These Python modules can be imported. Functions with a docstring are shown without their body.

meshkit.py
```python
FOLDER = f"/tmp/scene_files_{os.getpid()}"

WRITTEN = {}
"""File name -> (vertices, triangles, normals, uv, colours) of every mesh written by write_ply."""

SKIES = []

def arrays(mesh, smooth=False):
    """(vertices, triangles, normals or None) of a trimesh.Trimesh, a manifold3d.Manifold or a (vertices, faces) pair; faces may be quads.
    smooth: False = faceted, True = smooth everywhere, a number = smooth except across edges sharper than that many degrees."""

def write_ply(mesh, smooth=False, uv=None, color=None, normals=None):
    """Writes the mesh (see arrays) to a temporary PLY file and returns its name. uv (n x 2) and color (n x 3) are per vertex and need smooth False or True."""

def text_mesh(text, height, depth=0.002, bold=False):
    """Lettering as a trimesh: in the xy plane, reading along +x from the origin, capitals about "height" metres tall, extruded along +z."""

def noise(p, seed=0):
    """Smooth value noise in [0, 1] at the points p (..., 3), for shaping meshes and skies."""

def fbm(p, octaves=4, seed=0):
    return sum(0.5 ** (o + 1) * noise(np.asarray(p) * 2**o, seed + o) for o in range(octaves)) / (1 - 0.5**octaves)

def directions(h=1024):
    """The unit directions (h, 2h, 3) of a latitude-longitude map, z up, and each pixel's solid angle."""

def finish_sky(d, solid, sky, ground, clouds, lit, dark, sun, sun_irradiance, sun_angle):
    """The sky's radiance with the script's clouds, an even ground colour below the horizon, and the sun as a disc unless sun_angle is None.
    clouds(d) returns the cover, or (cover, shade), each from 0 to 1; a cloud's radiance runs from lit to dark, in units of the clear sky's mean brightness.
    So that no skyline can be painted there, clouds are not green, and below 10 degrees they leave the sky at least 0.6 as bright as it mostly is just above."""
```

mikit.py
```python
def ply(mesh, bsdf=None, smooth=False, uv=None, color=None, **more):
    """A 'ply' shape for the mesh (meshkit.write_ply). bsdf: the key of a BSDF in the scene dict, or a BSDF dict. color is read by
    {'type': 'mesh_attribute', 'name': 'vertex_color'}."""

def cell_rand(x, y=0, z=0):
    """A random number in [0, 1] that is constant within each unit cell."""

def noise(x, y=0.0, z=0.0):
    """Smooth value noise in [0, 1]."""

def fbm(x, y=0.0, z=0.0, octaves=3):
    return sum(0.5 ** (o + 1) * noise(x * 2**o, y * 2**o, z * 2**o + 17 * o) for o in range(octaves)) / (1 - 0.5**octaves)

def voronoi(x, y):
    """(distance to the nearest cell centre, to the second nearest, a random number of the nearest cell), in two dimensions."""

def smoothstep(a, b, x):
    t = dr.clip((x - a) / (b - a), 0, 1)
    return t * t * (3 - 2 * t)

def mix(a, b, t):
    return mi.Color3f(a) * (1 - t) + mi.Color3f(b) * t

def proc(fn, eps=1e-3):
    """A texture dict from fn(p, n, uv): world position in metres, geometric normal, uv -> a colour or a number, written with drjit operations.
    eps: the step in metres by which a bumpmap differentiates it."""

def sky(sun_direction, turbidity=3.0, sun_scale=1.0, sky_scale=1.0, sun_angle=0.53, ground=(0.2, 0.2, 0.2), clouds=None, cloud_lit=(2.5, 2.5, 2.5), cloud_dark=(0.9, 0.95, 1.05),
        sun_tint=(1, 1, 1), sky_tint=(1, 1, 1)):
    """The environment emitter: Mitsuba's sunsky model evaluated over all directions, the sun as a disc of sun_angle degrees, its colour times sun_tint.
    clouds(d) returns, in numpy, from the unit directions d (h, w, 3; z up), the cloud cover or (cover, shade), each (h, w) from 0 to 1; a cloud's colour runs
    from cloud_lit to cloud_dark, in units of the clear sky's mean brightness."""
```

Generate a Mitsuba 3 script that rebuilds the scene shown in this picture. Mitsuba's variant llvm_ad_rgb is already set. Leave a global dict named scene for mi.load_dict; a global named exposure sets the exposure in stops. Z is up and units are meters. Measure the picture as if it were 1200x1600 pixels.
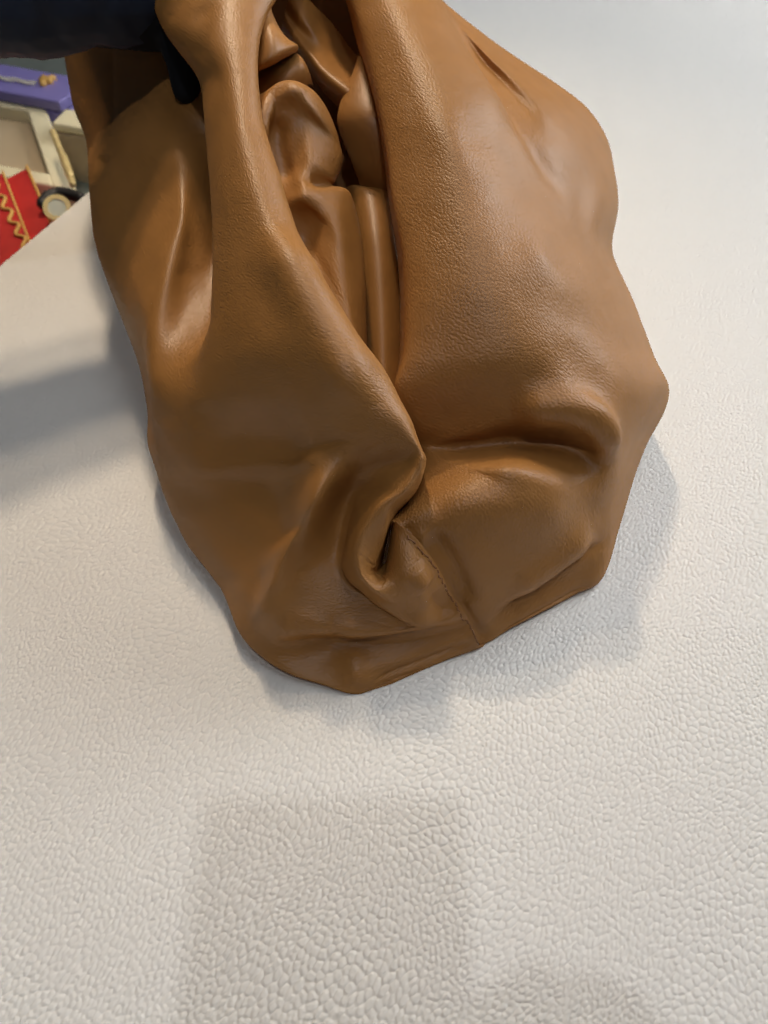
import math
import numpy as np
import trimesh
import drjit as dr
import mitsuba as mi
import mikit, meshkit
from scipy.interpolate import Akima1DInterpolator
from scipy.ndimage import gaussian_filter
from scipy.spatial import cKDTree
from shapely.geometry import Polygon
import shapely

T = mi.ScalarTransform4f
scene, labels = {}, {}
exposure = -0.46

# ---------------------------------------------------------------- camera and light
eye = np.array([0, 0, 0.36])
aim = eye + np.array([0, math.cos(math.radians(50)), -math.sin(math.radians(50))])
scene['camera'] = {
    'type': 'thinlens', 'fov': 2 * math.degrees(math.atan(600 / 1200)), 'fov_axis': 'x',
    'aperture_radius': 0.0015, 'focus_distance': 0.385, 'near_clip': 0.02, 'far_clip': 50.0,
    'to_world': T().look_at(origin=eye.tolist(), target=aim.tolist(), up=[0, 0, 1]),
}


def lamp(name, at, to, size, power):
    scene[name] = {'type': 'rectangle', 'to_world': T().look_at(origin=at, target=to, up=[0.1, 1, 0.2]) @ T().scale([size[0] / 2, size[1] / 2, 1]),
                   'emitter': {'type': 'area', 'radiance': {'type': 'rgb', 'value': power}}}


scene['room_light'] = {'type': 'constant', 'radiance': {'type': 'rgb', 'value': [0.035, 0.036, 0.038]}}
lamp('window_light', [1.5, 1.3, 1.1], [0.1, 0.5, 0], (1.2, 1.0), [9.9, 10.0, 9.9])
lamp('ceiling_light', [0.45, 0.75, 1.9], [0, 0.3, 0], (1.0, 1.0), [1.6, 1.6, 1.6])
lamp('ceiling_light_001', [0.35, 0.15, 1.8], [0, 0.3, 0], (0.5, 0.5), [4.9, 4.95, 5])
lamp('ceiling_light_002', [-0.02, -0.5, 2.0], [0, 0.2, 0], (0.05, 0.05), [870, 890, 900])


labels.update({
    'window_light': {'label': 'tall bright window to the right of the table', 'category': 'window'},
    'ceiling_light': {'label': 'large square ceiling panel above the far end of the table', 'category': 'ceiling light'},
    'ceiling_light_001': {'label': 'small square ceiling panel straight above the bag', 'category': 'ceiling light'},
    'ceiling_light_002': {'label': 'small ceiling lamp behind the phone', 'category': 'ceiling light'},
})


def spot_lamp(name, at, to, power, r=0.08, tube=0.092, deep=0.36):
    """A round lamp set deep in a black tube, as shop spotlights are: its beam fades out towards the rim."""
    look = T().look_at(origin=at, target=to, up=[0.1, 1, 0.2])
    scene[name + '__bulb'] = {'type': 'disk', 'to_world': look @ T().scale([r, r, 1]), 'emitter': {'type': 'area', 'radiance': {'type': 'rgb', 'value': power}}}
    scene[name + '__shade'] = {'type': 'cylinder', 'to_world': look, 'p0': [0, 0, -0.01], 'p1': [0, 0, deep], 'radius': tube, 'bsdf': {'type': 'ref', 'id': 'black_paint'}}
    labels[name] = {'label': 'black tube spotlight above the table' + (', the farther one' if name == 'spot_lamp' else ', the nearer one'), 'category': 'spotlight'}


spot_lamp('spot_lamp', [-0.2, 1.55, 1.7], [-0.17, 0.5, 0], [390, 314, 226])
spot_lamp('spot_lamp_001', [-0.2, 1.25, 1.7], [-0.17, 0.5, 0], [157, 126, 90])

# ---------------------------------------------------------------- materials
def two(d): return {'type': 'twosided', 'bsdf': d}


def rgb(*c): return {'type': 'rgb', 'value': list(c)}


def pores(p, n, uv):
    return mikit.fbm(p.x * 1300, p.y * 1300, p.z * 1300, octaves=2)


def tan(p, n, uv):
    t = mikit.fbm(p.x * 60, p.y * 60, p.z * 60)
    return mikit.mix((0.29, 0.129, 0.031), (0.345, 0.157, 0.043), t)


scene['leather'] = two({'type': 'bumpmap', 'scale': 0.00008, 'arbitrary': mikit.proc(pores, eps=0.0002),
                        'bsdf': {'type': 'principled', 'base_color': mikit.proc(tan), 'roughness': 0.47, 'specular': 0.5}})


scene['table_leather'] = two({'type': 'principled', 'base_color': rgb(0.74, 0.732, 0.712), 'roughness': 0.5, 'specular': 0.4})
scene['black_paint'] = two({'type': 'diffuse', 'reflectance': rgb(0.01, 0.01, 0.01)})
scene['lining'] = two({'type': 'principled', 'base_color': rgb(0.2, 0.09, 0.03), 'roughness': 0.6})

# ---------------------------------------------------------------- shapes
def spline(w, nu, nv):
    """A smooth sheet through the grid of points w (rows, columns, 3): points (nu, nv, 3), and lengths along both ways (uv in metres)."""
    def lengths(a):
        d = np.linalg.norm(np.diff(a, axis=0), axis=-1)
        return np.concatenate([[0], np.cumsum(np.sqrt(d).mean(1) + 1e-6)])
    tu, tv = lengths(w), lengths(w.swapaxes(0, 1))
    a = Akima1DInterpolator(tu, w, axis=0)(np.linspace(0, tu[-1], nu))
    b = Akima1DInterpolator(tv, a, axis=1)(np.linspace(0, tv[-1], nv))
    lu = np.concatenate([[0], np.cumsum(np.linalg.norm(np.diff(b, axis=0), axis=-1).mean(1))])
    lv = np.concatenate([[0], np.cumsum(np.linalg.norm(np.diff(b, axis=1), axis=-1).mean(0))])
    return b, np.stack(np.meshgrid(lu, lv, indexing='ij'), -1) / 1000


def gridnormals(v):
    n = np.cross(np.gradient(v, axis=0), np.gradient(v, axis=1))
    return n / (np.linalg.norm(n, axis=-1, keepdims=True) + 1e-12)


GRID, FACING, FOLDS = {}, {}, {}
GRID['L'] = [[[-213.3,819.9,212.6],[-217.5,739.4,223.3],[-185,711,232.1],[-153,695.3,238.5],[-127.6,681.5,242.6],[-132,619.6,253.3],[-107.8,596.3,257.3],[-84,591.2,258.2],[-50.5,598.5,253.9],[-56.6,621.4,248.3],[-92.8,679,237.9]],[[-256.7,834.3,146.2],[-247.6,697.2,181.4],[-201.7,657.2,193.5],[-165,641,199.5],[-135.6,629,202.5],[-148.7,565.5,218.4],[-111.8,535.6,225.9],[-83.1,530.8,227.1],[-55.1,547.8,224.4],[-62.5,576.8,212.2],[-96.8,643.6,195.1]],[[-249.3,762.7,112.3],[-241.4,647.9,151.7],[-196.5,609.6,164],[-161.6,589.4,170.5],[-128,575.9,174.8],[-132.2,514.3,196.3],[-105.7,486.4,206.8],[-84.4,478.7,210.8],[-69.1,492.3,206.5],[-75.9,518.9,194.9],[-93.2,586.5,173.3]],[[-232.9,687.5,88.4],[-230.8,602.9,121.8],[-186.2,562.7,137.7],[-148.8,539.4,146.9],[-110.2,519.9,156.6],[-105.7,471.7,178.9],[-88,443.7,191.9],[-76.5,438.8,195.6],[-69.2,449.6,192.9],[-74.1,472.4,182],[-87.5,535.2,156.4]],[[-211.8,616.2,67.7],[-211.8,555.4,108.1],[-174.9,514.8,123.6],[-134.7,484.8,134.9],[-107.5,498.7,131],[-97.9,429,166.5],[-83.8,409.3,178.7],[-71,405.2,183.1],[-63.9,419.1,179],[-67.4,439.7,167.6],[-78,489.3,144]],[[-196.7,556.3,56.6],[-203.6,509.8,95.9],[-173.6,479.1,106.7],[-123.4,435.2,124.7],[-104.4,458.1,115.2],[-91.7,392.1,155.1],[-80.2,380.1,165.9],[-65.8,375.8,172.7],[-55.8,388.5,169.1],[-58.4,409.4,155.2],[-70.5,455.1,128.4]],[[-182.9,508.3,42.4],[-192.3,467.5,80],[-160,431.1,95.1],[-127.6,396.8,112.1],[-100.6,417,101.6],[-88.2,358.7,141.5],[-75.2,349.8,152.2],[-57.7,345,161.2],[-46.5,358.6,158.3],[-49.5,380,143.7],[-61.3,422,113.6]],[[-165,458.9,27.1],[-175,426.7,65.4],[-146,382.5,87],[-129.1,363.5,98.4],[-96.8,368.2,94.6],[-86.8,329.1,127],[-68.8,321.2,140],[-45.5,317.6,151.4],[-32,328.3,148.6],[-34.3,350.1,131.6],[-45,389.8,99.6]],[[-149.4,415.6,10.3],[-156.4,386.1,50.8],[-140.2,353.9,69.5],[-129.5,334.4,83.2],[-106.4,323.2,93.4],[-88.4,310.4,111.4],[-63,298.4,128.7],[-35.7,294.4,141],[-18.3,305.4,138.4],[-19.6,325,121],[-27.5,360.1,87.8]],[[-140.8,377.4,1],[-144.9,350.1,40.2],[-134.2,327.2,53.7],[-124.8,312,63.1],[-101,295.8,80.8],[-71.8,287.3,101.1],[-45.8,279.2,116.5],[-22,273,129.6],[-3,281.6,127.7],[-2.6,300.3,109.4],[-9,331.3,76.7]],[[-126.6,333.7,1],[-140.3,323.6,31],[-127,303.4,42.8],[-110.2,287.4,52.9],[-85.4,276.9,67.6],[-51.1,270.6,87.1],[-24.1,262.3,107.5],[-7.4,259.6,117],[7.1,264.4,118.5],[9.5,282.1,100.7],[4.2,308.8,70.9]],[[-107.8,291.1,1.1],[-125.3,290.3,22.7],[-108.8,277.8,34.4],[-87.8,270.7,48],[-65.3,269.2,61.1],[-33,255.1,95],[-10.5,255.1,102.8],[7.4,253.1,109],[16.3,250.9,107.1],[19.2,261,93.4],[17.3,290.1,61.7]],[[-96,274.7,1],[-115,273.2,17.4],[-96.2,262.5,32],[-76.1,257.9,46.4],[-56.1,257.1,58.8],[-30.9,241.7,92.9],[-12.4,254.5,86.7],[7.6,251.4,97.1],[16.8,244.7,103.2],[19.9,256.6,87.1],[17.3,284,56.5]],[[-78.1,251,1.5],[-98.7,250.7,14.3],[-83.7,243.9,29.5],[-67.2,242.5,42.6],[-52,242.7,54.6],[-35.5,232,83.5],[-16.7,255.3,71.7],[6.5,237.7,93.4],[11.9,238.1,92.5],[15.1,250.2,76.5],[13.8,273.4,47.6]],[[-67.1,233.3,2.3],[-87.4,235.5,14.6],[-75.4,231.5,29.4],[-63.8,230.9,41.5],[-49.7,225.9,62.7],[-38.6,230.2,68.8],[-20.8,250.7,61.2],[-2.4,231.1,87.9],[3,234,82.5],[5.4,244.8,66.8],[5.9,264.6,40.3]],[[-64.4,224.7,2.8],[-82.7,225.6,14.1],[-73.1,223.9,27],[-63.6,224.6,37.5],[-52.2,218.8,56.7],[-41.5,227.4,58.7],[-23.5,243.2,52.4],[-8.1,225,80.2],[0.6,230.3,70.2],[1.3,239.5,57.1],[2.8,258.3,35]],[[-59.9,214.3,3.3],[-77.1,212.7,13.7],[-69.8,214.1,24],[-63.4,214.1,35.8],[-54.5,212.9,50.5],[-42.9,223,49.8],[-25.1,234.4,46.2],[-11.4,219.4,72.8],[-1.9,226.2,60.3],[-1,235.3,48.3],[1,252.2,29.9]],[[-52.4,206,2.9],[-69,202.5,10.3],[-64.7,205.7,20.9],[-58.4,206.1,38.2],[-50.4,209.2,42.1],[-39.8,215.8,42.4],[-23.5,225.2,45.1],[-10.9,212.9,64.8],[-4.7,220.7,53],[-3.3,230,41.2],[-0.7,246.9,25.4]],[[-38.4,196.3,1.3],[-52.4,191.2,7.4],[-49,198.2,14.6],[-44.4,201.8,25.4],[-36.6,204.1,32.6],[-27.1,209,35.4],[-16.6,217.4,41.2],[-7.6,209.5,59.3],[-3.8,218.3,51],[-2.3,228.2,39.8],[0,246.1,24.8]],[[-21.5,189.3,1],[-29.3,184.4,4.3],[-27.8,193.2,10.4],[-21.3,200.9,15.6],[-12.8,201.5,27.8],[-3.2,206.2,30.4],[-1.3,209.8,40],[-2.4,207.3,54.9],[-1.3,217.1,50],[-1,227.7,39.3],[0.3,245.6,24.3]],[[-3.3,186.3,1],[-11.4,181.7,1.4],[-6.5,190.2,9.2],[0.7,202,13.8],[7.1,202.3,24.6],[12.8,205,29.4],[11.9,207.7,42.1],[4.6,210.5,52.3],[1.6,218.3,51],[0.7,228.7,40.2],[1.4,246.6,25.2]],[[20.1,195.5,1],[13.3,191.5,1.2],[15.8,196.4,7.9],[21.5,205.5,14.2],[24.6,205.3,25.8],[25.5,208.3,34.8],[20.3,211.3,49.1],[11.7,214.8,58.6],[4.4,221.9,56.7],[2,232.8,46.2],[2.4,249.3,27.4]],[[56.6,212.2,1],[52.1,207.1,3.8],[48.5,209.1,12],[45.3,213.2,16.7],[41.1,212.6,28],[32.3,220.2,38.3],[25.5,224.8,50],[17.2,229.7,61.9],[7.8,237,69.3],[4.9,245.7,59.7],[4.2,258.8,35.4]]]
GRID['R'] = [[[53.9,213,1],[49.4,207.8,1.1],[45.7,209.9,9.4],[42.3,212.4,16.7],[35.8,216.6,26.7],[29.6,221.1,35.8],[22.7,225.8,47.5],[14.5,230.7,59.5],[5,238.1,67],[2,246.8,57.3],[1,259.8,33]],[[80.5,225.7,1.1],[76.6,220.7,4.7],[73.5,224.8,13.4],[67.5,224.6,27.6],[56.6,227.1,44.1],[46,230.3,55.9],[34.6,236.3,66.2],[23.6,242.3,71.2],[12.8,249.4,66.7],[8.3,257.1,53.6],[7.1,267.8,29.9]],[[109.8,244.6,1.3],[105.5,237.9,4.8],[99.3,241.2,16.7],[89.8,237.4,34.4],[72.8,237,52.4],[58.4,238.8,65.6],[43.9,245.3,75],[30.2,252.9,73.5],[18.1,262.7,64.8],[13.7,270.1,51.4],[10.9,279.6,26.8]],[[122.3,255,2.2],[122.8,248.7,6.1],[115.5,251.7,23],[102.4,246.7,40.9],[82.2,245.1,60.4],[66.1,246.6,73.5],[52,253.8,79.5],[37.2,264.3,75.2],[21.8,275.1,66],[17.3,281.3,54.3],[14.7,288.4,27.7]],[[132.7,286.7,6.6],[133.8,274.4,15.9],[120.2,266,37.6],[105.5,261,54.2],[88.5,256.7,71.5],[72.1,254.9,83],[56.4,257.3,85.1],[40.5,267.4,76.6],[23.7,283.8,68.1],[19.2,291.4,56.3],[16.7,297.4,28.6]],[[141,314.1,10],[143.7,298,25.2],[128.8,282.8,49.1],[115.6,275.1,66],[103.4,286.3,68.9],[85.2,291.1,70.3],[64.6,290.9,71.5],[44.2,289.1,70],[23.1,288.3,69.3],[18.4,297.6,54.9],[16.9,306.5,29.7]],[[152,337.6,16.7],[153.6,320.1,34.6],[136,301,59],[120.1,285.8,80.3],[105.5,282.6,93.3],[80.4,285.6,95.7],[60.6,287.7,88.4],[41.7,287.8,79.3],[20.4,290.9,71.5],[15.9,300.3,57.2],[15,312.2,34.6]],[[165.4,363.5,25.3],[168.3,343.5,50.4],[145.2,318,72],[124,303.3,89.7],[101.3,293.7,102.6],[79.6,293.1,107.3],[58,293.2,100.9],[37.9,293,90.2],[13.3,292.9,83.6],[10.5,304.8,67.5],[11.2,323.7,44.2]],[[168.8,385.2,30.5],[169.8,358.3,57.6],[146.9,335.4,80.1],[123.2,318.5,98.6],[98.6,307.6,111.6],[75.8,301.7,118.4],[53.7,298.1,115.3],[32,297.1,108],[7.8,296.5,102.3],[6.1,309.7,87.2],[6.8,339.5,57.5]],[[165.2,413.2,34.5],[165.5,381.7,60.2],[140.5,355.6,86.6],[116.4,337.6,106.8],[92.9,325,122.3],[71.2,318.2,131],[50.3,313.3,130.8],[30.2,311.8,124.3],[11.6,313.8,116.8],[10.2,328.7,103.2],[9.6,369.1,69.2]],[[157.5,444.7,47.8],[159.2,418.2,71.3],[135,386.9,97.2],[111.5,363.4,119.3],[87.8,346.7,137.9],[68.8,340,144],[49,333.1,144.8],[30.2,332.1,140],[12.4,339.2,131.6],[10.3,354.3,119.4],[9.7,396.9,86]],[[149.9,487.7,57.8],[150.2,454.5,82.2],[129,419.4,108.8],[111.3,400.4,124.2],[84.8,375.9,144.1],[65.7,366.4,153.2],[46.6,357.8,156.3],[29.1,357.1,153.2],[11,364.7,145.2],[8.7,380.8,133.8],[7.8,425.1,103.2]],[[154,529.8,73.5],[157.1,488.8,97.9],[133.8,452.4,119.5],[112.7,434.4,131.9],[86.3,413.1,147.9],[64.3,394.4,161],[44.2,381.8,167.4],[26.3,382.5,165.3],[7.1,392.8,158.3],[4.2,408.8,148.3],[3.2,450.9,118.3]],[[152.2,576.5,86.6],[158.3,535.1,110.6],[130.7,492.6,133.7],[105,462.5,150.2],[86,453.1,159.3],[64.9,428.6,170.1],[40.2,409.8,179.1],[21.9,411.8,178.2],[3.5,424.8,170.8],[0,441.1,161],[-0.8,480.1,136.3]],[[140,621.2,98],[148.5,579.2,121.5],[117.8,530.9,146.3],[92.4,498.6,162.3],[76,504.8,163.5],[60.2,456.2,181.5],[32.8,440.5,189.2],[15.6,442.1,187.9],[-1.4,456.2,181.5],[-5.2,473.9,172.8],[-6.5,512,150]],[[111.1,661.7,105.9],[119.8,619.9,129.6],[94.1,570.4,153.3],[71.5,535.5,169.7],[59.6,546.6,169.9],[45,488.4,191.5],[23.2,473.2,198.3],[7.9,475.4,197.6],[-7.4,489.5,191.1],[-11.6,507.8,183],[-14.3,550.3,162.5]],[[65,724.9,119.7],[72.5,674.5,142.7],[60.1,627.8,162.3],[47.8,593.8,176.8],[41.2,578.6,186.3],[31.5,529.4,202.4],[13.1,515.3,207.6],[-0.7,516.5,207.3],[-15.4,530,201.6],[-20,549.1,194.1],[-22.5,589.9,176.1]],[[16.5,769.7,144.3],[28.4,727,160.7],[24.2,683.8,176.7],[20.2,641.8,193.6],[15,615.4,204.1],[8.1,583.5,213.9],[-2,564.6,220.2],[-21.6,567,219.7],[-37.1,580.5,215.3],[-41.8,599.9,208],[-31.5,641.8,193.6]],[[0,807.7,202.3],[10.2,773.7,212.9],[7.2,739.4,223.3],[2.3,704.6,233.3],[-4.4,680.7,239.3],[-12.6,650.2,246.4],[-20.5,634.1,249.8],[-30.6,631.5,250.3],[-41.5,641.8,248.5],[-46.3,648.6,245],[-50.8,677.3,236.5]]]
GRID['I1'] = [[[-83.5,498.4,155.6],[-72.8,496.2,160.2],[-64.5,496.1,164],[-55.3,495.4,166.1],[-44.8,492.5,163.6],[-37.6,491.8,152.6],[-41.4,509.8,139]],[[-77.5,470,170.8],[-69.2,462.2,177.4],[-62.4,464.6,182],[-52.8,469.2,183.2],[-41.7,471.4,177.3],[-32.1,471.1,163.9],[-35.3,494.4,145.7]],[[-76.4,458.5,161.2],[-68.6,447.6,173],[-61.6,458.7,177.1],[-51.1,458.9,181.1],[-41.6,455.7,175.9],[-29.8,458.5,161.2],[-33.8,484.7,144.1]],[[-74.2,448,155],[-67.5,438,164.9],[-62,449.3,165.2],[-51,451.1,168],[-40.3,452.8,165.5],[-27.2,450.5,154.5],[-32.6,478.7,139]],[[-70.1,437.5,148.8],[-63.4,432.3,154.9],[-58.7,440.1,154.9],[-50.4,440.4,157.7],[-41.1,439.5,159.6],[-27.4,440.9,149],[-33.6,469.7,134]],[[-65.8,425.1,143.6],[-59.6,429.3,147.2],[-55.9,433.2,147.8],[-49.1,430,151.7],[-39.7,429,154.7],[-29.5,432.4,144.5],[-36.2,461.6,131.2]],[[-62.6,414.8,137.6],[-58,418.5,143.3],[-52.1,416,146.4],[-45.4,414.2,151.4],[-39.8,420.8,146.6],[-31.8,430.5,141.6],[-37.1,454.2,128.8]],[[-61.9,410.6,134.1],[-56.7,409.7,141.1],[-49.5,404.6,146],[-42.1,403.6,149.1],[-34.5,410.8,147.3],[-21.8,420.9,142.7],[-25.3,449.2,127.3]],[[-59.8,401.8,129.3],[-53.9,402.2,134.9],[-47.4,403.6,136],[-39.1,399.9,138.1],[-30,398.4,140.8],[-17.5,409.2,132.9],[-21.4,437.3,117.3]],[[-55.8,388,121.6],[-49.7,393.5,126.3],[-43.2,394.9,127.4],[-35.6,390.3,130.1],[-26.4,385.7,132.8],[-14.5,394.9,123.5],[-18.5,419.4,108.8]],[[-46,368.1,114.1],[-38.8,371.8,119.8],[-33.5,373.2,120.9],[-27.9,369.6,123.2],[-21,368.3,122.1],[-12.2,376.1,112.9],[-15.2,398.8,98]],[[-32.9,340.9,104.3],[-27.5,344.6,110],[-23.3,345,111.7],[-18.9,345,111.7],[-15.6,346.2,108.8],[-10.7,354.9,100.4],[-13.2,374.2,84]],[[-20.4,316.2,94],[-17,321.4,98.4],[-14.2,322.7,99.5],[-11.9,324.3,98.2],[-10.3,326.1,94.5],[-8.9,334.2,85.7],[-11.2,350.1,70.3]],[[-8.4,294.3,82.2],[-6,299.5,86.5],[-4,301.2,86.7],[-2.7,302.7,85.3],[-1.4,304.7,81.7],[0,310.8,73.8],[-1.5,322.7,60.4]]]
GRID['I2'] = [[[-25.3,511.8,94.9],[-14.2,481.6,111.4],[-4.2,484.8,108.9],[10.9,504.4,97.9]],[[-24.4,497.1,106.1],[-13.7,466.4,122.2],[-4,467.4,120.4],[12.7,489,108.5]],[[-24.1,486.1,106],[-13.1,456.4,121.6],[-3.2,456.4,121.6],[13.4,480.3,109.1]],[[-21.4,450,92.7],[-9.6,419.9,110.6],[0,419,111.1],[14.2,442.7,97]],[[-18.5,411.4,76],[-6.8,384.1,94.8],[1.9,383.2,95.4],[15.8,405.4,80.1]],[[-15.7,375.7,59.1],[-4.4,351,78.9],[2.9,351,78.9],[15.5,370.9,62.9]],[[-12.4,345.6,44.3],[-1.8,323.3,64.7],[4.4,324.8,63.4],[15.3,341.9,47.7]],[[-7.7,321.9,24.4],[1.8,301.1,46.1],[7.3,302.5,44.7],[15.3,318.5,28.1]]]
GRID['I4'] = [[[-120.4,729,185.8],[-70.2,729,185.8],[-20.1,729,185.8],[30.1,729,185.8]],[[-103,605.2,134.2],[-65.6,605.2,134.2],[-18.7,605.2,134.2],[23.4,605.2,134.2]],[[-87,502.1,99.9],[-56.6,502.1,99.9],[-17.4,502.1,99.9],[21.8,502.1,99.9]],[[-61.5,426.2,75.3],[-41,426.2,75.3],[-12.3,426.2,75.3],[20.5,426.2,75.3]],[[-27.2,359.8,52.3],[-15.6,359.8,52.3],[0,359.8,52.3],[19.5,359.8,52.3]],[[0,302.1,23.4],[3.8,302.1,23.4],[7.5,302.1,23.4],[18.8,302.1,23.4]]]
GRID['I5'] = [[[-71.3,593.2,159.4],[-67.3,573,177.7],[-65.7,571,183.8],[-65.1,577.5,186.7],[-63.6,580.7,191.9],[-62.9,601.3,198.8]],[[-58.5,573.3,162.2],[-59.5,552.5,176.1],[-55.1,547.1,179.4],[-53.8,557.4,178.9],[-50,556.2,184.5],[-46.6,584.3,187.2]],[[-47.2,554.6,153.1],[-49,533.9,168.4],[-44.2,528.3,174.1],[-42.7,544.7,173.5],[-39.8,554.7,175.4],[-35.3,599.5,171.2]],[[-38.2,539.4,146.9],[-39.2,519.2,162.5],[-34.6,515.2,169.6],[-32.3,534.4,167.5],[-29.3,559,163.3],[-25,604.3,155.6]],[[-27.4,526.1,142.2],[-28,507.1,158.9],[-23.7,503.9,165.4],[-21.1,522.1,163.7],[-17.8,551.2,156.7],[-13.8,599.3,144.9]],[[-16.7,512.9,137.7],[-17.6,500,153],[-13.8,498.3,159.4],[-10.9,515,157.7],[-8.1,543.7,150.4],[-4.6,588.8,136.1]]]
GRID['I6'] = [[[-14.5,543.1,167],[-16.2,535.3,173.5],[-10,528.3,174.1],[2,526.7,172.8]],[[-17.3,530.4,160.2],[-19.6,518.4,168.4],[-11.8,509.4,169.9],[2,507.9,168.7]],[[-22.5,517.3,151.8],[-25,504.1,161.6],[-14.8,491.4,164],[3.1,489.9,162.8]],[[-25.3,505.8,144.7],[-28.4,492.3,154.3],[-15.5,480.4,157.4],[4.6,478.9,156.2]],[[-22.5,494.8,135.6],[-25.4,484.7,144.1],[-12.5,474.1,146.9],[7,470.6,146.6]],[[-16.4,485.2,124.9],[-19.2,475.5,132.4],[-7.9,468.1,134],[8.7,465.5,134.4]],[[-12.4,478.1,112.4],[-14.3,473.9,118],[-4.1,468.5,117.4],[10.1,468.5,117.4]]]
GRID['I7'] = [[[-79.1,560.1,216.5],[-73.9,542.3,221.1],[-70.1,542.3,221.1],[-69.8,554.2,218],[-77.1,592.7,204.6]],[[-75.8,519,201.6],[-71.5,509.9,204.3],[-67.9,511,204],[-66.4,521.9,200],[-73.5,555.8,186.7]],[[-74.7,499.6,194.4],[-70.4,491.2,197.8],[-65,490.7,200],[-60,504.1,195.6],[-64.7,540.9,180.7]],[[-74.2,484.9,186],[-70.1,478.7,189.9],[-62.5,479.5,193.2],[-53.8,496.7,192],[-57.8,532.6,177.7]],[[-75.1,491.1,178.2],[-71.2,487.8,181.8],[-63,490.6,184.3],[-54.6,503.4,184.6],[-58,537.1,171]]]
GRID['I8'] = [[[-80.1,516.2,171.8],[-68.8,514.6,175.7],[-58,516.3,179.7],[-55.1,527.4,177.3]],[[-78.1,497.9,172.1],[-65,496,177],[-51.4,500.9,179.9],[-48.4,517.5,172.8]],[[-78.1,487.8,163.6],[-63.5,488.7,166.9],[-48.6,498.4,168.6],[-44.8,520.4,158.3]]]
FACING['L'] = 1
FACING['R'] = 1
FACING['I1'] = 1
FACING['I2'] = 1
FACING['I4'] = 1
FACING['I5'] = 1
FACING['I6'] = 1
FACING['I7'] = 1
FACING['I8'] = 1
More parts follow.
